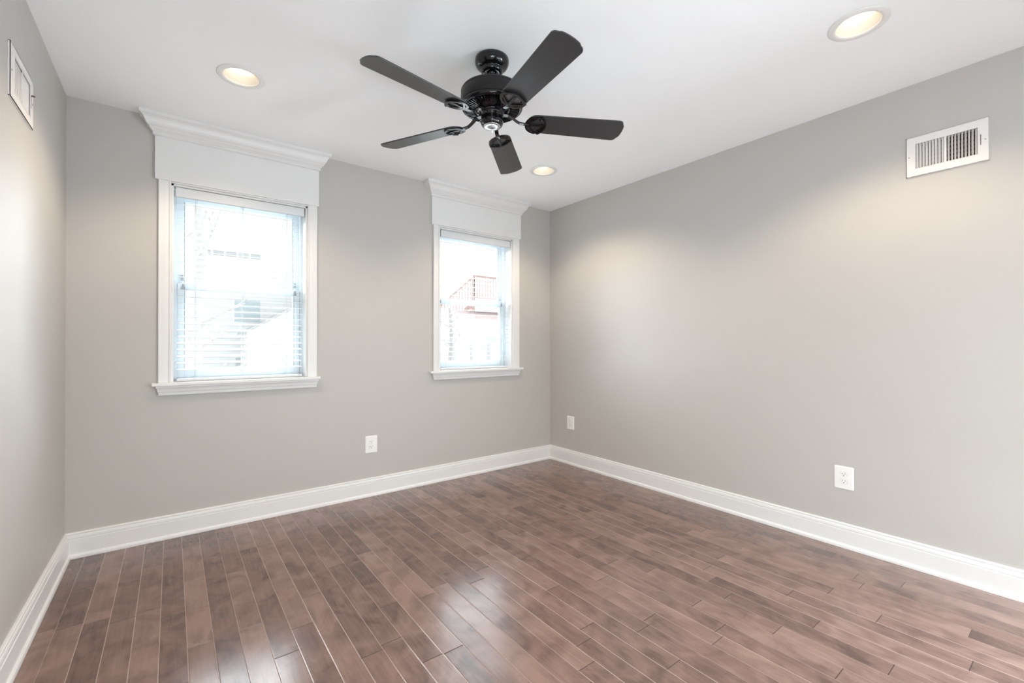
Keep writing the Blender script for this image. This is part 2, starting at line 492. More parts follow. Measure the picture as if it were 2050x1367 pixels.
structure(mb, 'baseboard_left', M['trim'], 'white profiled baseboard along the wall at the left edge', 'baseboard')

# ------------------------------------------------------------------ windows
CROWN = [(0.0, 2.326), (0.004, 2.326), (0.010, 2.331), (0.011, 2.337), (0.007, 2.341), (0.010, 2.345), (0.018, 2.354), (0.024, 2.361),
         (0.025, 2.366), (0.029, 2.369), (0.036, 2.376), (0.042, 2.386), (0.046, 2.397), (0.051, 2.407), (0.058, 2.415),
         (0.065, 2.419), (0.068, 2.421), (0.068, 2.4395), (0.0, 2.4395)]
APRON = [(0.0, 0.0), (0.022, 0.0), (0.022, -0.010), (0.018, -0.014), (0.0155, -0.022), (0.014, -0.034), (0.011, -0.038), (0.010, -0.050), (0.012, -0.053), (0.009, -0.0555), (0.0, -0.0555)]
HY = 0.022                      # header board thickness

def mitred(mb, prof, xa, xb, yface):
    """profile (d,z) run round the three free sides of a block from the wall face"""
    rows = []
    rows.append([Vector((xa - d, -0.0, z)) for d, z in prof])
    rows.append([Vector((xa - d, yface - d, z)) for d, z in prof])
    rows.append([Vector((xb + d, yface - d, z)) for d, z in prof])
    rows.append([Vector((xb + d, -0.0, z)) for d, z in prof])
    mb.loft(rows, True, True)

def make_window(n, q, label):
    root = empty('window_%d' % n, ((q['x0'] + q['x1']) / 2, 0, q['z0']), label, 'window', None, 'structure')
    L0 = root.location.copy()
    def part(mb, name, material, parent=root, bevel=0):
        pl = Vector((0, 0, 0))
        o = parent
        while o is not None:
            pl = pl + o.location; o = o.parent
        mb.v = [(a - pl.x, b - pl.y, c - pl.z) for a, b, c in mb.v]
        return mb.build(name, material, parent, None, bevel)
    x0, x1, z0, z1 = q['x0'], q['x1'], q['z0'], q['z1']
    stool_t = 0.905 + q['dz']; stool_b = 0.886 + q['dz']
    # header and crown
    part(MB().box(q['hx0'], q['hx1'], -HY, 0, q['hz0'], H - 0.001), 'header_board', M['trim'], bevel=0.0015)
    mb = MB(); mitred(mb, CROWN, q['hx0'] + 0.001, q['hx1'] - 0.001, -HY)
    part(mb, 'crown_moulding', M['trim'])
    # casings: face with a bead on the inner edge
    def casing(xo, xi, s):
        pr = [(xo, 0), (xo, -0.017), (xo + s * 0.004, -0.0185), (xo + s * 0.012, -0.0175), (xo + s * 0.030, -0.0165),
              (xi - s * 0.016, -0.0145), (xi - s * 0.011, -0.0135), (xi - s * 0.009, -0.0175), (xi - s * 0.004, -0.0185), (xi, -0.015), (xi, 0)]
        m = MB(); m.prism(pr, stool_t, q['hz0'] + 0.0005)
        return m
    part(casing(q['cx0'], x0, 1), 'casing', M['trim'])
    part(casing(q['cx1'], x1, -1), 'casing', M['trim'])
    # head bead under the header
    part(MB().box(x0, x1, -0.016, 0.0, z1, q['hz0'] - 0.0003), 'head_bead', M['trim'], bevel=0.002)
    # stool and apron
    mb = MB(); mb.cbox(q['sx0'], q['sx1'], -0.046, 0.0, stool_b, stool_t, 0.004); mb.box(x0, x1, -0.001, 0.092, stool_b + 0.009, stool_t)
    part(mb, 'stool', M['trim'])
    mb = MB(); mitred(mb, [(d, stool_b + z) for d, z in APRON], q['cx0'] + 0.012, q['cx1'] - 0.012, -0.004)
    part(mb, 'apron', M['trim'])
    # jamb lining
    t = 0.012
    mb = MB(); mb.box(x0, x0 + t, -0.001, 0.09, stool_t, z1); mb.box(x1 - t, x1, -0.001, 0.09, stool_t, z1); mb.box(x0, x1, -0.001, 0.09, z1 - t, z1)
    part(mb, 'jamb_lining', M['trim'], bevel=0.001)
    # vinyl main frame
    fx0, fx1, fz0, fz1 = x0, x1, z0 + 0.001, z1
    mb = MB()
    mb.box(fx0, fx0 + 0.028, 0.088, 0.166, fz0, fz1); mb.box(fx1 - 0.028, fx1, 0.088, 0.166, fz0, fz1)
    mb.box(fx0 + 0.028, fx1 - 0.028, 0.088, 0.166, fz1 - 0.030, fz1); mb.box(fx0 + 0.028, fx1 - 0.028, 0.088, 0.166, fz0, fz0 + 0.026)
    mb.box(fx0 + 0.028, fx0 + 0.033, 0.123, 0.128, fz0 + 0.026, fz1 - 0.03); mb.box(fx1 - 0.033, fx1 - 0.028, 0.123, 0.128, fz0 + 0.026, fz1 - 0.03)
    part(mb, 'vinyl_frame', M['vinyl'], bevel=0.001)
    zm = 1.468 + q['dz'] * 3          # meeting height
    def sash(name, ya, yb, za, zb, bot, top, st):
        a, b = fx0 + 0.030, fx1 - 0.030
        m = MB()
        m.box(a, a + st, ya, yb, za, zb); m.box(b - st, b, ya, yb, za, zb)
        m.box(a + st, b - st, ya, yb, za, za + bot); m.box(a + st, b - st, ya, yb, zb - top, zb)
        g = 0.006                      # glazing bead
        m.box(a + st, a + st + g, ya + 0.008, yb - 0.004, za + bot, zb - top); m.box(b - st - g, b - st, ya + 0.008, yb - 0.004, za + bot, zb - top)
        m.box(a + st + g, b - st - g, ya + 0.008, yb - 0.004, za + bot, za + bot + g); m.box(a + st + g, b - st - g, ya + 0.008, yb - 0.004, zb - top - g, zb - top)
        o = part(m, name, M['vinyl'], bevel=0.0012)
        yg = (ya + yb) / 2 + 0.002
        part(MB().box(a + st + 0.002, b - st - 0.002, yg - 0.002, yg + 0.002, za + bot + 0.002, zb - top - 0.002), 'pane', M['glass'], o)
        k = MB()
        for xx, s in ((a + st, 1), (b - st, -1)):
            k.box(min(xx - s * 0.0014, xx), max(xx - s * 0.0014, xx), ya - 0.0006, ya + 0.002, za + bot, zb - top)
        part(k, 'gasket', M['gasket'], o)
        return o, a, b
    up, a, b = sash('upper_sash', 0.130, 0.158, zm - 0.005, fz1 - 0.030, 0.040, 0.034, 0.036)
    lo, a, b = sash('lower_sash', 0.092, 0.121, fz0 + 0.026, zm + 0.032, 0.048, 0.034, 0.036)
    for o, ya, zz, da in ((up, 0.128, zm + 0.070, 0.024), (lo, 0.0895, zm + 0.016, 0.030)):
        for xx in (a + da, b - da):
            m = MB()
            y0_ = ya - 0.008; y1_ = ya + 0.003
            m.prism([(xx - 0.0085, 0), (xx + 0.0085, 0), (xx + 0.0065, 0.016), (xx + 0.0045, 0.020), (xx + 0.005, 0.034), (xx - 0.005, 0.034), (xx - 0.0045, 0.020), (xx - 0.0065, 0.016)],
                    -y1_, -y0_, Matrix.Translation((0, 0, zz - 0.018)) @ Matrix(((1, 0, 0, 0), (0, 0, -1, 0), (0, 1, 0, 0), (0, 0, 0, 1))))
            part(m, 'tilt_latch', M['latch'], o)
    return root

make_window(1, WIN[0], 'white trimmed double-hung window, the larger looking one nearer the left wall')
make_window(2, WIN[1], 'white trimmed double-hung window beside the far right corner of the room')

# ------------------------------------------------------------------ blinds
def interp(z, tab):
    for (a, va), (b, vb) in zip(tab[:-1], tab[1:]):
        if a <= z <= b: return va + (vb - va) * (z - a) / (b - a)
    return tab[0][1] if z < tab[0][0] else tab[-1][1]

def make_blind(q, xa, xb, top, cords, tilt, label):
    root = empty('window_blind', ((xa + xb) / 2, 0.03, q['z1'] - 0.012), label, 'blind', 'white slatted blinds in the windows')
    lx, ly, lz = root.location
    def part(mb, name, material, bevel=0):
        mb.v = [(a - lx, b - ly, c - lz) for a, b, c in mb.v]
        return mb.build(name, material, root, None, bevel)
    vz1 = top; vz0 = top - 0.055
    yc = 0.046
    part(MB().box(xa + 0.012, xb - 0.012, 0.014, 0.064, vz1 - 0.040, q['z1'] - 0.0122), 'headrail', M['blind'])
    pr = [(0.000, vz0), (0.000, vz1 - 0.004), (0.003, vz1), (0.010, vz1), (0.010, vz0 + 0.003), (0.007, vz0)]
    mb = MB(); mb.loft([[Vector((x, y, z)) for y, z in pr] for x in (xa - 0.005, xb + 0.005)], True)
    for x in (xa - 0.005, xb + 0.002): mb.box(x, x + 0.003, 0.010, 0.040, vz0, vz1)
    part(mb, 'valance', M['blind'])
    z = vz0 + 0.008; zb = 0.936 + q['dz']
    n = round((z - zb) / 0.0402); st = (z - zb) / n
    mesh = None
    for i in range(n):
        zz = z - st * i
        th = radians(interp(zz, tilt))
        if mesh is None:
            # arched slat, built once about its own axis
            m = MB(); k = 7; rows = []
            for x in (xa, xb):
                topl = []; bot = []
                for j in range(k):
                    t = -1 + 2 * j / (k - 1)
                    cz = 0.0012 * (1 - t * t)
                    topl.append(Vector((x - lx, 0.025 * t, cz + 0.0017))); bot.append(Vector((x - lx, 0.025 * t, cz - 0.0017)))
                rows.append(topl + bot[::-1])
            m.loft(rows, True)
            o = m.build('slat', M['blind'], root); mesh = o.data
        else:
            o = bpy.data.objects.new('slat', mesh); COL.objects.link(o); o.parent = root
        o.location = (0, yc - ly, zz - lz)
        o.rotation_euler = (th, 0, 0)
    part(MB().cbox(xa, xb, yc - 0.026, yc + 0.026, 0.9062 + q['dz'], 0.9225 + q['dz'], 0.003), 'bottom_rail', M['blind'])
    for x in cords:
        m = MB()
        for y in (yc - 0.027, yc + 0.027): m.tube([(x, y, 0.918 + q['dz']), (x, y, vz0 + 0.01)], 0.0009, 6)
        m.tube([(x + 0.006, yc, 0.918 + q['dz']), (x + 0.006, yc, vz0 + 0.01)], 0.0008, 6)
        part(m, 'ladder_cord', M['cord'])
    return root

make_blind(WIN[0], -2.958, -2.268, 2.056, (-2.868, -2.620, -2.366),
           [(0.93, 6), (0.98, 8), (1.07, 14), (1.15, 16), (1.24, 11), (1.30, 7), (1.45, 6.5), (1.75, 10), (2.0, 13.5)],
           'white slatted blind, lowered with slats open, in the window nearer the left wall')
make_blind(WIN[1], -1.206, -0.500, 2.072, (-1.120, -0.852, -0.585),
           [(0.93, -1.5), (1.13, 2), (1.5, 6), (2.0, 13.0)],
           'white slatted blind, lowered with slats open, in the window beside the far right corner')

# ------------------------------------------------------------------ ceiling fan
FX, FY = -1.811, -1.6045
fan = empty('ceiling_fan', (FX, FY, H), 'black five-bladed ceiling fan with pull chain, hanging from the white ceiling', 'ceiling fan')
def fpart(mb, name, material, parent=fan, bevel=0): return mb.build(name, material, parent, None, bevel)
# canopy: bowl with a ring under it
fpart(MB().lathe([(0.0, -0.0005), (0.070, -0.0005), (0.0775, -0.004), (0.0785, -0.012), (0.0775, -0.022), (0.073, -0.033), (0.064, -0.043), (0.055, -0.049),
                  (0.0505, -0.051), (0.0515, -0.053), (0.050, -0.060), (0.046, -0.066), (0.040, -0.0685), (0.030, -0.068), (0.022, -0.060), (0.0, -0.058)], 56), 'canopy', M['fan_gloss'])
fpart(MB().lathe([(0.0, -0.05), (0.019, -0.054), (0.0205, -0.062), (0.0165, -0.070), (0.0135, -0.074), (0.0135, -0.150), (0.0, -0.150)], 32), 'downrod', M['fan_gloss'])
fpart(MB().lathe([(0.0, -0.138), (0.040, -0.139), (0.100, -0.141), (0.126, -0.145), (0.138, -0.150), (0.1425, -0.158), (0.1425, -0.161), (0.1412, -0.163),
                  (0.1425, -0.165), (0.1430, -0.212), (0.1410, -0.216), (0.0, -0.216)], 72), 'motor_housing', M['fan_satin'])
fpart(MB().lathe([(0.0, -0.2155), (0.142, -0.2155), (0.1425, -0.222), (0.139, -0.230), (0.132, -0.2345), (0.126, -0.233), (0.123, -0.2290), (0.088, -0.2330), (0.084, -0.2370),
                  (0.074, -0.2440), (0.062, -0.2460), (0.0, -0.2460)], 72), 'lower_housing', M['fan_gloss'])
mb = MB()
for i in range(54):
    T = Matrix.Rotation(2 * pi * i / 54, 4, 'Z')
    mb.add([T @ Vector(p) for p in [(0.086, -0.0014, -0.2345), (0.086, 0.0014, -0.2345), (0.1255, 0.0020, -0.2325), (0.1255, -0.0020, -0.2325),
                                     (0.086, -0.0014, -0.2400), (0.086, 0.0014, -0.2400), (0.1255, 0.0020, -0.2375), (0.1255, -0.0020, -0.2375)]],
           [(0, 1, 2, 3), (7, 6, 5, 4), (0, 4, 5, 1), (1, 5, 6, 2), (2, 6, 7, 3), (3, 7, 4, 0)])
fpart(mb, 'vent_grille', M['fan_gloss'])
fpart(MB().lathe([(0.0, -0.244), (0.058, -0.244), (0.060, -0.247), (0.060, -0.252), (0.052, -0.255), (0.0495, -0.258), (0.0495, -0.280), (0.0510, -0.284), (0.0525, -0.288),
                  (0.0520, -0.296), (0.0475, -0.305), (0.0420, -0.3105), (0.0400, -0.3110), (0.0395, -0.3085), (0.0, -0.3085)], 56), 'switch_housing', M['fan_gloss'])
cap = MB().lathe([(0.0, -0.3082), (0.0385, -0.3082), (0.0392, -0.3105), (0.037, -0.3125), (0.0045, -0.3130), (0.0040, -0.3100), (0.0, -0.3098)], 48)
fpart(cap, 'bottom_cap', M['fan_cap'])
# four rounded bosses with screws round the switch housing
for k in range(3):
    a = radians(-38 + 120 * k)
    fpart(MB().tube([(0.050 * cos(a), 0.050 * sin(a), -0.264), (0.0545 * cos(a), 0.0545 * sin(a), -0.264)], [0.0035, 0.003], 12), 'thumb_screw', M['chain'])
# pull chain leaves the switch housing on the side facing the room
a = math.atan2(-3.2915 - FY, -2.9805 - FX)
px, py = 0.0525 * cos(a), 0.0525 * sin(a)
ch = MB()
ch.tube([(0.047 * cos(a), 0.047 * sin(a), -0.266), (px * 1.04, py * 1.04, -0.266)], 0.004, 12)
ch.tube([(px * 1.05, py * 1.05, -0.268), (px * 1.07, py * 1.07, -0.30), (px * 1.07, py * 1.07, -0.352)], 0.0008, 8)
for i in range(24): 
    z = -0.270 - i * 0.0035
    ch.lathe([(0.0, z + 0.0012), (0.0012, z), (0.0, z - 0.0012)], 6, (px * 1.07, py * 1.07))
pc = fpart(ch, 'pull_chain', M['chain'])
pd = MB().lathe([(0.0, -0.350), (0.003, -0.352), (0.0045, -0.358), (0.004, -0.365), (0.0, -0.368)], 16, (px * 1.07, py * 1.07))
fpart(pd, 'pendant', M['plate'], pc)

ZB = -0.280 - 0.002             # blade plane below the ceiling
PITCH = radians(-13)
def smooth_outline():
    pts = []
    r0, r1 = 0.160, 0.632
    # root: half ellipse
    for k in range(13):
        t = pi / 2 + pi * k / 12
        pts.append((r0 + 0.046 + 0.046 * cos(t), 0.0565 * sin(t)))
    # straight side to the tip on -y
    w1 = 0.0665
    def corner(cx, cy, rad, a0, a1, n=7):
        return [(cx + rad * cos(a0 + (a1 - a0) * k / (n - 1)), cy + rad * sin(a0 + (a1 - a0) * k / (n - 1))) for k in range(n)]
    rad = 0.022
    pts += corner(r1 - 0.012 - rad, -w1 + rad, rad, -pi / 2, -0.18)
    for k in range(1, 8):
        t = -1 + 2 * k / 8
        pts.append((r1 - 0.0075 * t * t, (w1 - rad * 0.8) * t))
    pts += corner(r1 - 0.012 - rad, w1 - rad, rad, 0.18, pi / 2)
    return pts
OUT = smooth_outline()
blade_me = None; iron_me = None
for i in range(5):
    a = -2.995 + 2 * pi * i / 5
    if blade_me is None:
        bo = MB().prism(OUT, -0.003, 0.003, None, False).build('blade', M['blade'], fan, None, 0.0012)
        blade_me = bo.data
        T = Matrix.Rotation(PITCH, 4, 'X')
        im = MB()
        zz = -0.0060
        ring = []
        for k in range(21):
            t = pi / 2 + pi * k / 20
            ring.append((0.212 + 0.052 * cos(t), 0.0520 * sin(t), zz))
        im.bar(ring, 0.0125, 0.006, T)
        arc = []
        for k in range(15):
            t = -1 + 2 * k / 14
            arc.append((0.212 + 0.030 * (1 - t * t), -0.0550 * t, zz))
        im.bar(arc, 0.009, 0.0055, T)
        lip = [(x + 0.008, y, zz - 0.002) for x, y, z in arc]
        im.bar(lip, 0.010, 0.010, T)
        im.bar([(0.162, 0, zz), (0.190, 0, zz), (0.243, 0, zz)], [0.020, 0.013, 0.011], 0.006, T)
        # webs towards the two ears
        im.bar([(0.166, 0.004, zz), (0.190, 0.032, zz), (0.206, 0.049, zz)], [0.012, 0.009, 0.010], 0.006, T)
        im.bar([(0.166, -0.004, zz), (0.190, -0.032, zz), (0.206, -0.049, zz)], [0.012, 0.009, 0.010], 0.006, T)
        # arm from the flywheel out to the plate
        im.bar([(0.050, 0, 0.030), (0.075, 0, 0.029), (0.092, 0, 0.022), (0.110, 0, 0.007), (0.128, 0, -0.003), (0.148, 0, -0.006), (0.172, 0, -0.0062)],
               [0.026, 0.026, 0.022, 0.018, 0.018, 0.021, 0.022], 0.006)
        # screws
        for sx, sy in ((0.218, 0.036), (0.218, -0.036), (0.234, 0.0)):
            im.tube([T @ Vector((sx, sy, -0.004)), T @ Vector((sx, sy, -0.0105))], 0.0042, 10)
        io = im.build('blade_iron', M['fan_gloss'], fan, None, 0.001)
        iron_me = io.data
    else:
        bo = bpy.data.objects.new('blade', blade_me); COL.objects.link(bo); bo.parent = fan
        b_ = bo.modifiers.new('soft_edges', 'BEVEL'); b_.width = 0.0012; b_.segments = 2; b_.limit_method = 'ANGLE'; b_.angle_limit = radians(40)
        io = bpy.data.objects.new('blade_iron', iron_me); COL.objects.link(io); io.parent = fan
        b_ = io.modifiers.new('soft_edges', 'BEVEL'); b_.width = 0.001; b_.segments = 2; b_.limit_method = 'ANGLE'; b_.angle_limit = radians(40)
    bo.location = (0, 0, ZB); bo.rotation_euler = (PITCH, 0, a)
    io.location = (0, 0, ZB); io.rotation_euler = (0, 0, a)

# ------------------------------------------------------------------ recessed downlights
def downlight(x, y, label):
    r = empty('recessed_downlight', (x, y, H), label, 'ceiling light', 'round recessed downlights in the ceiling')
    MB().lathe([(0.0795, 0.0), (0.103, 0.0), (0.1035, -0.0025), (0.100, -0.0050), (0.084, -0.0062), (0.0765, -0.0045), (0.0760, 0.004), (0.0795, 0.004), (0.0795, 0.0)], 64).build('trim_ring', M['can_trim'], r)
    pr = [(0.0762, 0.002)]
    for k in range(5):
        z = 0.004 + k * 0.007; rr = 0.0752 - k * 0.0030
        pr += [(rr, z), (rr - 0.0012, z + 0.0035)]
    pr += [(0.0595, 0.042), (0.0780, 0.0425), (0.0790, 0.003)]
    MB().lathe(pr, 64).build('baffle', M['baffle'], r)
    MB().lathe([(0.0, 0.0345), (0.030, 0.0352), (0.052, 0.0380), (0.0585, 0.0405), (0.0585, 0.0415), (0.0, 0.0415)], 48).build('lens', M['lens'], r)
    d = bpy.data.lights.new('downlight_lamp', 'SPOT')
    d.energy = CAN; d.color = (1.0, 0.80, 0.60); d.spot_size = radians(135); d.spot_blend = 0.5; d.shadow_soft_size = 0.04
    l = bpy.data.objects.new('downlight_lamp', d); COL.objects.link(l); l.parent = r; l.location = (0, 0, 0.001)
    return r
downlight(CX[0], CY[0], 'lit recessed downlight above the window nearer the left wall')
downlight(CX[1], CY[0], 'small looking lit recessed downlight beyond the fan, above the far right corner')
downlight(CX[1], CY[1], 'lit recessed downlight at the upper right, near the wide louvred vent')
downlight(CX[0], CY[1], 'lit recessed downlight overhead by the left wall, out of the photo')

# ------------------------------------------------------------------ wall outlets
def outlet(loc, rz, label):
    r = empty('wall_outlet', loc, label, 'outlet', 'white duplex outlets on the walls')
    r.rotation_euler = (0, 0, rz)
    # local: x across, -y out of the wall, z up
    hw, hh = 0.0455, 0.0635
    def rr(w_, h_, rad, n=5):
        o = []
        for cx, cy, a0 in ((w_ - rad, h_ - rad, 0), (-w_ + rad, h_ - rad, pi / 2), (-w_ + rad, -h_ + rad, pi), (w_ - rad, -h_ + rad, 1.5 * pi)):
            for k in range(n): o.append((cx + rad * cos(a0 + pi / 2 * k / (n - 1)), cy + rad * sin(a0 + pi / 2 * k / (n - 1))))
        return o
    m = MB()
    rows = []
    for (ins, y) in ((0, 0.0), (0.0003, -0.002), (0.002, -0.0042), (0.006, -0.0056)):
        rows.append([Vector((x, y, z)) for x, z in rr(hw - ins, hh - ins, 0.006)])
    m.loft(rows, True, True)
    m.build('cover_plate', M['plate'], r)
    for s in (1, -1):
        zc = 0.0195 * s
        out = []
        for k in range(28):
            t = 2 * pi * k / 28
            out.append((0.0172 * cos(t), max(-0.0140, min(0.0140, 0.0172 * sin(t)))))
        m = MB(); m.loft([[Vector((x, -0.0050, zc + z)) for x, z in out], [Vector((x * 0.985, -0.0078, zc + z * 0.985)) for x, z in out]], True)
        rec = m.build('receptacle', M['plate'], r)
        m = MB()
        ring = [(x * 1.05, z * 1.05) for x, z in out]
        m.box(-0.0075, -0.0052, -0.0081, -0.0070, zc - 0.0002, zc + 0.0085); m.box(0.0052, 0.0072, -0.0081, -0.0070, zc + 0.0008, zc + 0.0078)
        T = Matrix.Translation((0, -0.0070, zc - 0.0068)) @ Matrix.Rotation(pi / 2, 4, 'X')
        m.prism([(0.0027 * cos(2 * pi * k / 14), 0.0027 * sin(2 * pi * k / 14)) for k in range(14)], 0.0, 0.0011, T)
        m.build('contact_slots', M['slot'], rec)
        m = MB()
        n = len(out)
        m.add([(x * 1.0, -0.0057, zc + z) for x, z in out] + [(x, -0.0057, zc + z) for x, z in ring], [(k, (k + 1) % n, n + (k + 1) % n, n + k) for k in range(n)])
        m.build('rim_gap', M['screw'], rec)
    T = Matrix.Translation((0, -0.0056, 0)) @ Matrix.Rotation(pi / 2, 4, 'X')
    m = MB(); m.prism([(0.003 * cos(2 * pi * k / 16), 0.003 * sin(2 * pi * k / 16)) for k in range(16)], 0.0, 0.0008, T)
    m.build('screw', M['plate'], r)
    return r
outlet((-1.7955, 0, 0.3805), 0, 'white duplex outlet on the window wall, low between the two windows')
outlet((0, -0.2860, 0.3860), -pi / 2, 'small looking white duplex outlet right beside the far right corner')
outlet((0, -2.4300, 0.3830), -pi / 2, 'white duplex outlet low on the right wall, below and left of the vent')

# ------------------------------------------------------------------ wall registers
def register(loc, rz, wd, ht, proud, label, throat, lever=1):
    r = empty('wall_vent', loc, label, 'vent')
    r.rotation_euler = (0, 0, rz)
    # local: x across (viewer's right), -y out of the wall, z up; origin at the centre on the wall face
    tw, th_ = throat
    hw, hh = wd / 2, ht / 2
    mid = 0.0085
    m = MB()
    for (a, b, c, d) in ((-hw, -tw / 2, -hh, hh), (tw / 2, hw, -hh, hh), (-tw / 2, tw / 2, th_ / 2, hh), (-tw / 2, tw / 2, -hh, -th_ / 2), (-mid / 2, mid / 2, -th_ / 2, th_ / 2)):
        m.box(a, b, -proud, -proud + 0.002, c, d)
    # pan sides back to the wall
    m.box(-hw, -hw + 0.002, -proud, 0, -hh, hh); m.box(hw - 0.002, hw, -proud, 0, -hh, hh)
    m.box(-hw, hw, -proud, 0, hh - 0.002, hh); m.box(-hw, hw, -proud, 0, -hh, -hh + 0.002)
    # raised rim round the louvres
    for (a, b, c, d) in ((-tw / 2 - 0.004, -tw / 2, -th_ / 2 - 0.004, th_ / 2 + 0.004), (tw / 2, tw / 2 + 0.004, -th_ / 2 - 0.004, th_ / 2 + 0.004),
                         (-tw / 2, tw / 2, th_ / 2, th_ / 2 + 0.004), (-tw / 2, tw / 2, -th_ / 2 - 0.004, -th_ / 2)):
        m.box(a, b, -proud - 0.0015, -proud, c, d)
    m.build('face_plate', M['vent'], r)
    n = 9
    span = (tw - mid) / 2
    for side in (-1, 1):
        for k in range(n):
            x = side * (mid / 2 + span * (k + 0.5) / n)
            # slats deflect outward from the middle
            T = Matrix.Translation((x, -proud + 0.008, 0)) @ Matrix.Rotation(side * radians(38), 4, 'Z')
            MB().box(-0.0008, 0.0008, -0.0056, 0.0056, -th_ / 2 - 0.001, th_ / 2 + 0.001, T).build('louvre', M['vent'], r)
    # boot behind
    m = MB()
    a, c = tw / 2 - 0.002, th_ / 2 - 0.002
    m.box(-a, a, 0.118, 0.120, -c, c); m.box(-a, -a + 0.002, 0.020, 0.12, -c, c); m.box(a - 0.002, a, 0.020, 0.12, -c, c)
    m.box(-a, a, 0.020, 0.12, c - 0.002, c); m.box(-a, a, 0.020, 0.12, -c, -c + 0.002)
    m.build('duct_boot', M['duct'], r)
    nb = 6
    for k in range(nb):
        z = -th_ / 2 + th_ * (k + 0.5) / nb
        T = Matrix.Translation((0, 0.034, z)) @ Matrix.Rotation(radians(60), 4, 'X')
        MB().box(-a + 0.004, a - 0.004, -0.0085, 0.0085, -0.0005, 0.0005, T).build('damper_blade', M['damper'], r)
    for s in (-1, 1):
        T = Matrix.Translation((s * (hw - (hw - tw / 2) * 0.32), -proud, 0)) @ Matrix.Rotation(pi / 2, 4, 'X')
        MB().prism([(0.0032 * cos(2 * pi * k / 16), 0.0032 * sin(2 * pi * k / 16)) for k in range(16)], 0, 0.0014, T).build('screw', M['screw'], r)
    lx = hw - (hw - tw / 2) * 0.72
    MB().box(lx - 0.0012, lx + 0.0012, -proud - 0.0006, -proud + 0.001, -0.022, 0.026).build('lever_slot', M['slot'], r)
    if lever:
        MB().cbox(lx - 0.002, lx + 0.002, -proud - 0.011, -proud, 0.024, 0.030, 0.0008).build('damper_lever', M['damper'] if lever == 2 else M['vent'], r)
    return r
register((0, (VR[0] + VR[1]) / 2, (VR[2] + VR[3]) / 2), -pi / 2, 0.290, 0.197, 0.009, 'white louvred wall vent with dark openings, high on the right wall', (0.217, 0.124))
register((XL, (VL[0] + VL[1]) / 2, (VL[2] + VL[3]) / 2), pi / 2, 0.316, 0.188, 0.006, 'white wall vent seen edge-on, high on the left wall', (0.220, 0.124), 2)

# ------------------------------------------------------------------ outdoors, beyond the glass
GZ = -0.9
structure(MB().box(-30, 40, WT + 0.01, 60, GZ - 0.2, GZ), 'ground', M['ground'], 'dull grey yard outside the windows', 'ground')

structure(MB().box(-6.5, 3.5, WT + 0.01, 4.2, GZ, GZ + 0.06), 'bounce_slab', mat('grey_bounce_slab', (0.40, 0.41, 0.42), 0.8), 'added grey slab right outside the windows, bouncing light to the ceiling', 'bounce_slab')  # slab added unseen below the sills to bounce light up inside
# white house seen through the left window
hs = empty('house', (-1.0, 9.0, GZ), 'white sided house filling the view through the window nearer the left wall', 'house')
def hpart(mb, root, name, material, parent=None):
    p = root.location
    mb.v = [(a - p.x, b - p.y, c - p.z) for a, b, c in mb.v]
    return mb.build(name, material, parent or root)
hpart(MB().box(-4.6, 1.6, 9.0, 15.0, GZ, 4.6), hs, 'wall', M['siding'])
mb = MB(); mb.prism([(-5.0, 4.55), (2.0, 4.55), (2.0, 4.7), (-1.5, 6.6), (-5.0, 4.7)], -15.3, -8.6, Matrix(((1, 0, 0, 0), (0, 0, -1, 0), (0, 1, 0, 0), (0, 0, 0, 1))))
hpart(mb, hs, 'roof', M['roof_grey'])
for k in range(5):
    x = -2.48 + k * 0.25
    hpart(MB().box(x, x + 0.20, 8.97, 9.0, 3.17, 3.27), hs, 'attic_vent', M['vent_slat'])
for (xa, xb, za, zb) in ((-1.815, -1.287, 1.65, 2.17), (-1.79, -1.296, 0.20, 0.80)):
    f = hpart(MB().box(xa - 0.05, xb + 0.05, 8.965, 9.0, za - 0.05, zb + 0.05), hs, 'window_frame', M['fence'])
    hpart(MB().box(xa, xb, 8.955, 8.966, za, zb), hs, 'window_shade', M['house_glass'])

# low garage with a raked roof edge in front of the white house
g = empty('garage', (-0.2, 7.4, GZ), 'low white garage with a thin sloping roof edge before the white house', 'garage')
hpart(MB().prism([(-1.75, GZ), (0.55, GZ), (0.55, 2.72), (-1.75, 1.36)], -8.4, -7.4, Matrix(((1, 0, 0, 0), (0, 0, -1, 0), (0, 1, 0, 0), (0, 0, 0, 1)))), g, 'wall', M['siding_warm'])
hpart(MB().prism([(-1.80, 1.335), (0.60, 2.755), (0.60, 2.79), (-1.80, 1.37)], -8.5, -7.3, Matrix(((1, 0, 0, 0), (0, 0, -1, 0), (0, 1, 0, 0), (0, 0, 0, 1)))), g, 'roof_edge', M['roof_grey'])

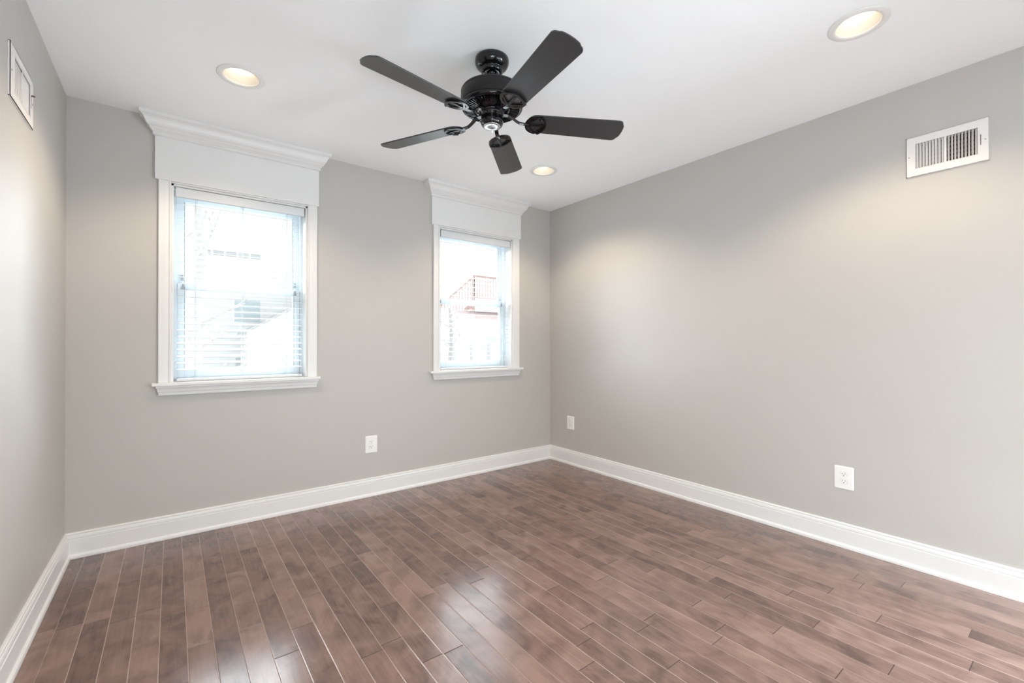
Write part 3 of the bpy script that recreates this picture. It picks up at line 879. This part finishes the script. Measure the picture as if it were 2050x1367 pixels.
# bare trees and shrubs
rng = random.Random(4)
def branch(mb, p, d, ln, r, depth, spread, lift):
    pts = [p.copy()]; rad = [r]
    n = 4
    for i in range(n):
        d = (d + Vector((rng.uniform(-1, 1), rng.uniform(-1, 1), rng.uniform(-0.6, 1) + lift)) * 0.16).normalized()
        p = p + d * ln / n
        pts.append(p.copy()); rad.append(r * (1 - 0.5 * (i + 1) / n))
    mb.tube(pts, rad, 6)
    if depth > 0:
        for k in range(3 if depth > 1 else 2):
            i = rng.randint(2, n)
            q = pts[i]
            dd = (d + Vector((rng.uniform(-1, 1), rng.uniform(-1, 1), rng.uniform(-0.5, 0.8))) * spread).normalized()
            branch(mb, q, dd, ln * rng.uniform(0.5, 0.75), r * 0.5, depth - 1, spread, lift)
def tree(name, loc, h, r, depth, stems, label, cat, spread=0.9, mt='bark'):
    root = empty(name, loc, label, cat)
    t = MB(); pts = [Vector((0, 0, 0))]; rad = [r * 1.2]
    if stems == 1:
        for i in range(1, 9):
            pts.append(Vector((0.05 * sin(i * 1.3), 0.04 * cos(i), h * i / 8))); rad.append(r * (1.1 - 0.05 * i))
        t.tube(pts, rad, 12)
        t.build('trunk', M[mt], root)
        b = MB()
        for k in range(14):
            z = h * rng.uniform(0.25, 1.0); a = rng.uniform(0, 2 * pi)
            branch(b, Vector((0, 0, z)), Vector((cos(a), sin(a), 0.5)).normalized(), h * 0.11, r * 0.32, depth, spread, 0.1)
        b.build('branches', M['twig'], root)['kind'] = 'stuff'
    else:
        b = MB()
        for k in range(stems):
            a = 2 * pi * k / stems + rng.uniform(-.3, .3)
            branch(b, Vector((0.08 * cos(a), 0.08 * sin(a), 0)), Vector((cos(a) * 0.55, sin(a) * 0.55, 1)).normalized(), h * 0.6, r, depth, spread, 0.15)
        b.build('branches', M['twig'], root)['kind'] = 'stuff'
    return root
tree('bare_tree', (-2.66, 5.2, GZ), 4.6, 0.10, 1, 1, 'bare grey tree trunk standing before the white house', 'tree', 0.8)
tree('bare_shrub', (-1.95, 6.3, GZ), 1.5, 0.010, 2, 9, 'bare leafless shrub low at the left of the white house', 'shrub')
tree('bare_shrub', (-0.72, 6.2, GZ), 1.3, 0.010, 2, 8, 'bare leafless shrub before the low garage', 'shrub')

# house, stair and deck seen through the right window
h2 = empty('house', (6.6, 11.5, GZ), 'cream house with red brown roof, seen through the window by the far right corner', 'house')
hpart(MB().box(4.9, 12.5, 11.5, 12.6, GZ, 1.75), h2, 'wall', M['siding_warm'])
TY = Matrix(((0, 0, 1, 0), (1, 0, 0, 0), (0, 1, 0, 0), (0, 0, 0, 1)))
mb = MB(); mb.prism([(10.9, 1.80), (11.0, 1.76), (12.75, 2.38), (12.75, 2.50)], 4.3, 12.9, TY)
hpart(mb, h2, 'roof', M['shingle'])
hpart(MB().box(4.3, 12.9, 10.86, 10.92, 1.62, 1.80), h2, 'gutter', M['post'])
for xa in (5.7, 7.0):
    hpart(MB().box(xa - 0.05, xa + 0.85, 11.46, 11.5, 0.75, 1.45), h2, 'window_frame', M['fence'])
    hpart(MB().box(xa, xa + 0.8, 11.45, 11.462, 0.80, 1.40), h2, 'window_shade', M['house_glass'])

dk = empty('raised_deck', (6.3, 13.0, GZ), 'reddish wooden deck with railings and stair, above the red brown roof', 'deck')
def dpart(mb, name, material, parent=None): return hpart(mb, dk, name, material, parent)
DY = 13.0
dpart(MB().box(6.0, 10.0, DY, DY + 2.5, 2.50, 2.66), 'deck_floor', M['deck'])
for x in (6.05, 8.0, 9.9):
    dpart(MB().box(x - 0.07, x + 0.07, DY + 0.02, DY + 0.16, GZ - 0.33, 3.75), 'post', M['deck'])
mb = MB(); mb.box(6.0, 10.0, DY, DY + 0.08, 3.68, 3.75); mb.box(6.0, 10.0, DY + 0.01, DY + 0.07, 2.78, 2.84)
k = 6.1
while k < 9.9:
    mb.box(k - 0.02, k + 0.02, DY + 0.02, DY + 0.06, 2.84, 3.68); k += 0.14
dpart(mb, 'railing', M['deck'])
mb = MB()
for s in range(12):
    x = 6.0 - 0.24 * (s + 1); z = 2.5 - 0.2 * (s + 1)
    mb.box(x, x + 0.27, DY, DY + 1.0, z, z + 0.05)
dpart(mb, 'stair_treads', M['deck'])
mb = MB()
mb.prism([(6.0, 2.42), (6.0, 2.66), (3.1, 0.24), (3.1, 0.0)], -DY, -DY + 0.05, Matrix(((1, 0, 0, 0), (0, 0, -1, 0), (0, 1, 0, 0), (0, 0, 0, 1))))
mb.prism([(6.0, 3.62), (6.0, 3.72), (3.1, 1.30), (3.1, 1.20)], -DY, -DY + 0.06, Matrix(((1, 0, 0, 0), (0, 0, -1, 0), (0, 1, 0, 0), (0, 0, 0, 1))))
for s in range(20):
    x = 5.9 - 0.14 * s; z = 2.55 - (5.9 - x) * 0.834
    mb.box(x - 0.02, x + 0.02, DY, DY + 0.04, z, z + 1.1)
dpart(mb, 'stair_rail', M['deck'])

dk.location = (dk.location.x + 1.3, dk.location.y, dk.location.z + 0.33)

fn = empty('yard_fence', (5.0, 8.4, GZ), 'white board fence with darker posts below the red brown roof', 'fence')
hpart(MB().box(3.4, 9.0, 8.42, 8.46, GZ, 1.12), fn, 'panel', M['fence'])
hpart(MB().box(3.4, 9.0, 8.38, 8.44, 1.10, 1.16), fn, 'top_rail', M['fence'])
for x in (3.72, 4.36, 5.00, 5.64, 6.28):
    hpart(MB().box(x - 0.035, x + 0.035, 8.36, 8.43, GZ, 1.20), fn, 'post', M['post'])
tree('bare_tree', (3.0, 7.3, GZ), 3.0, 0.06, 1, 1, 'bare young tree beside the white board fence', 'tree', 0.8, 'twig')
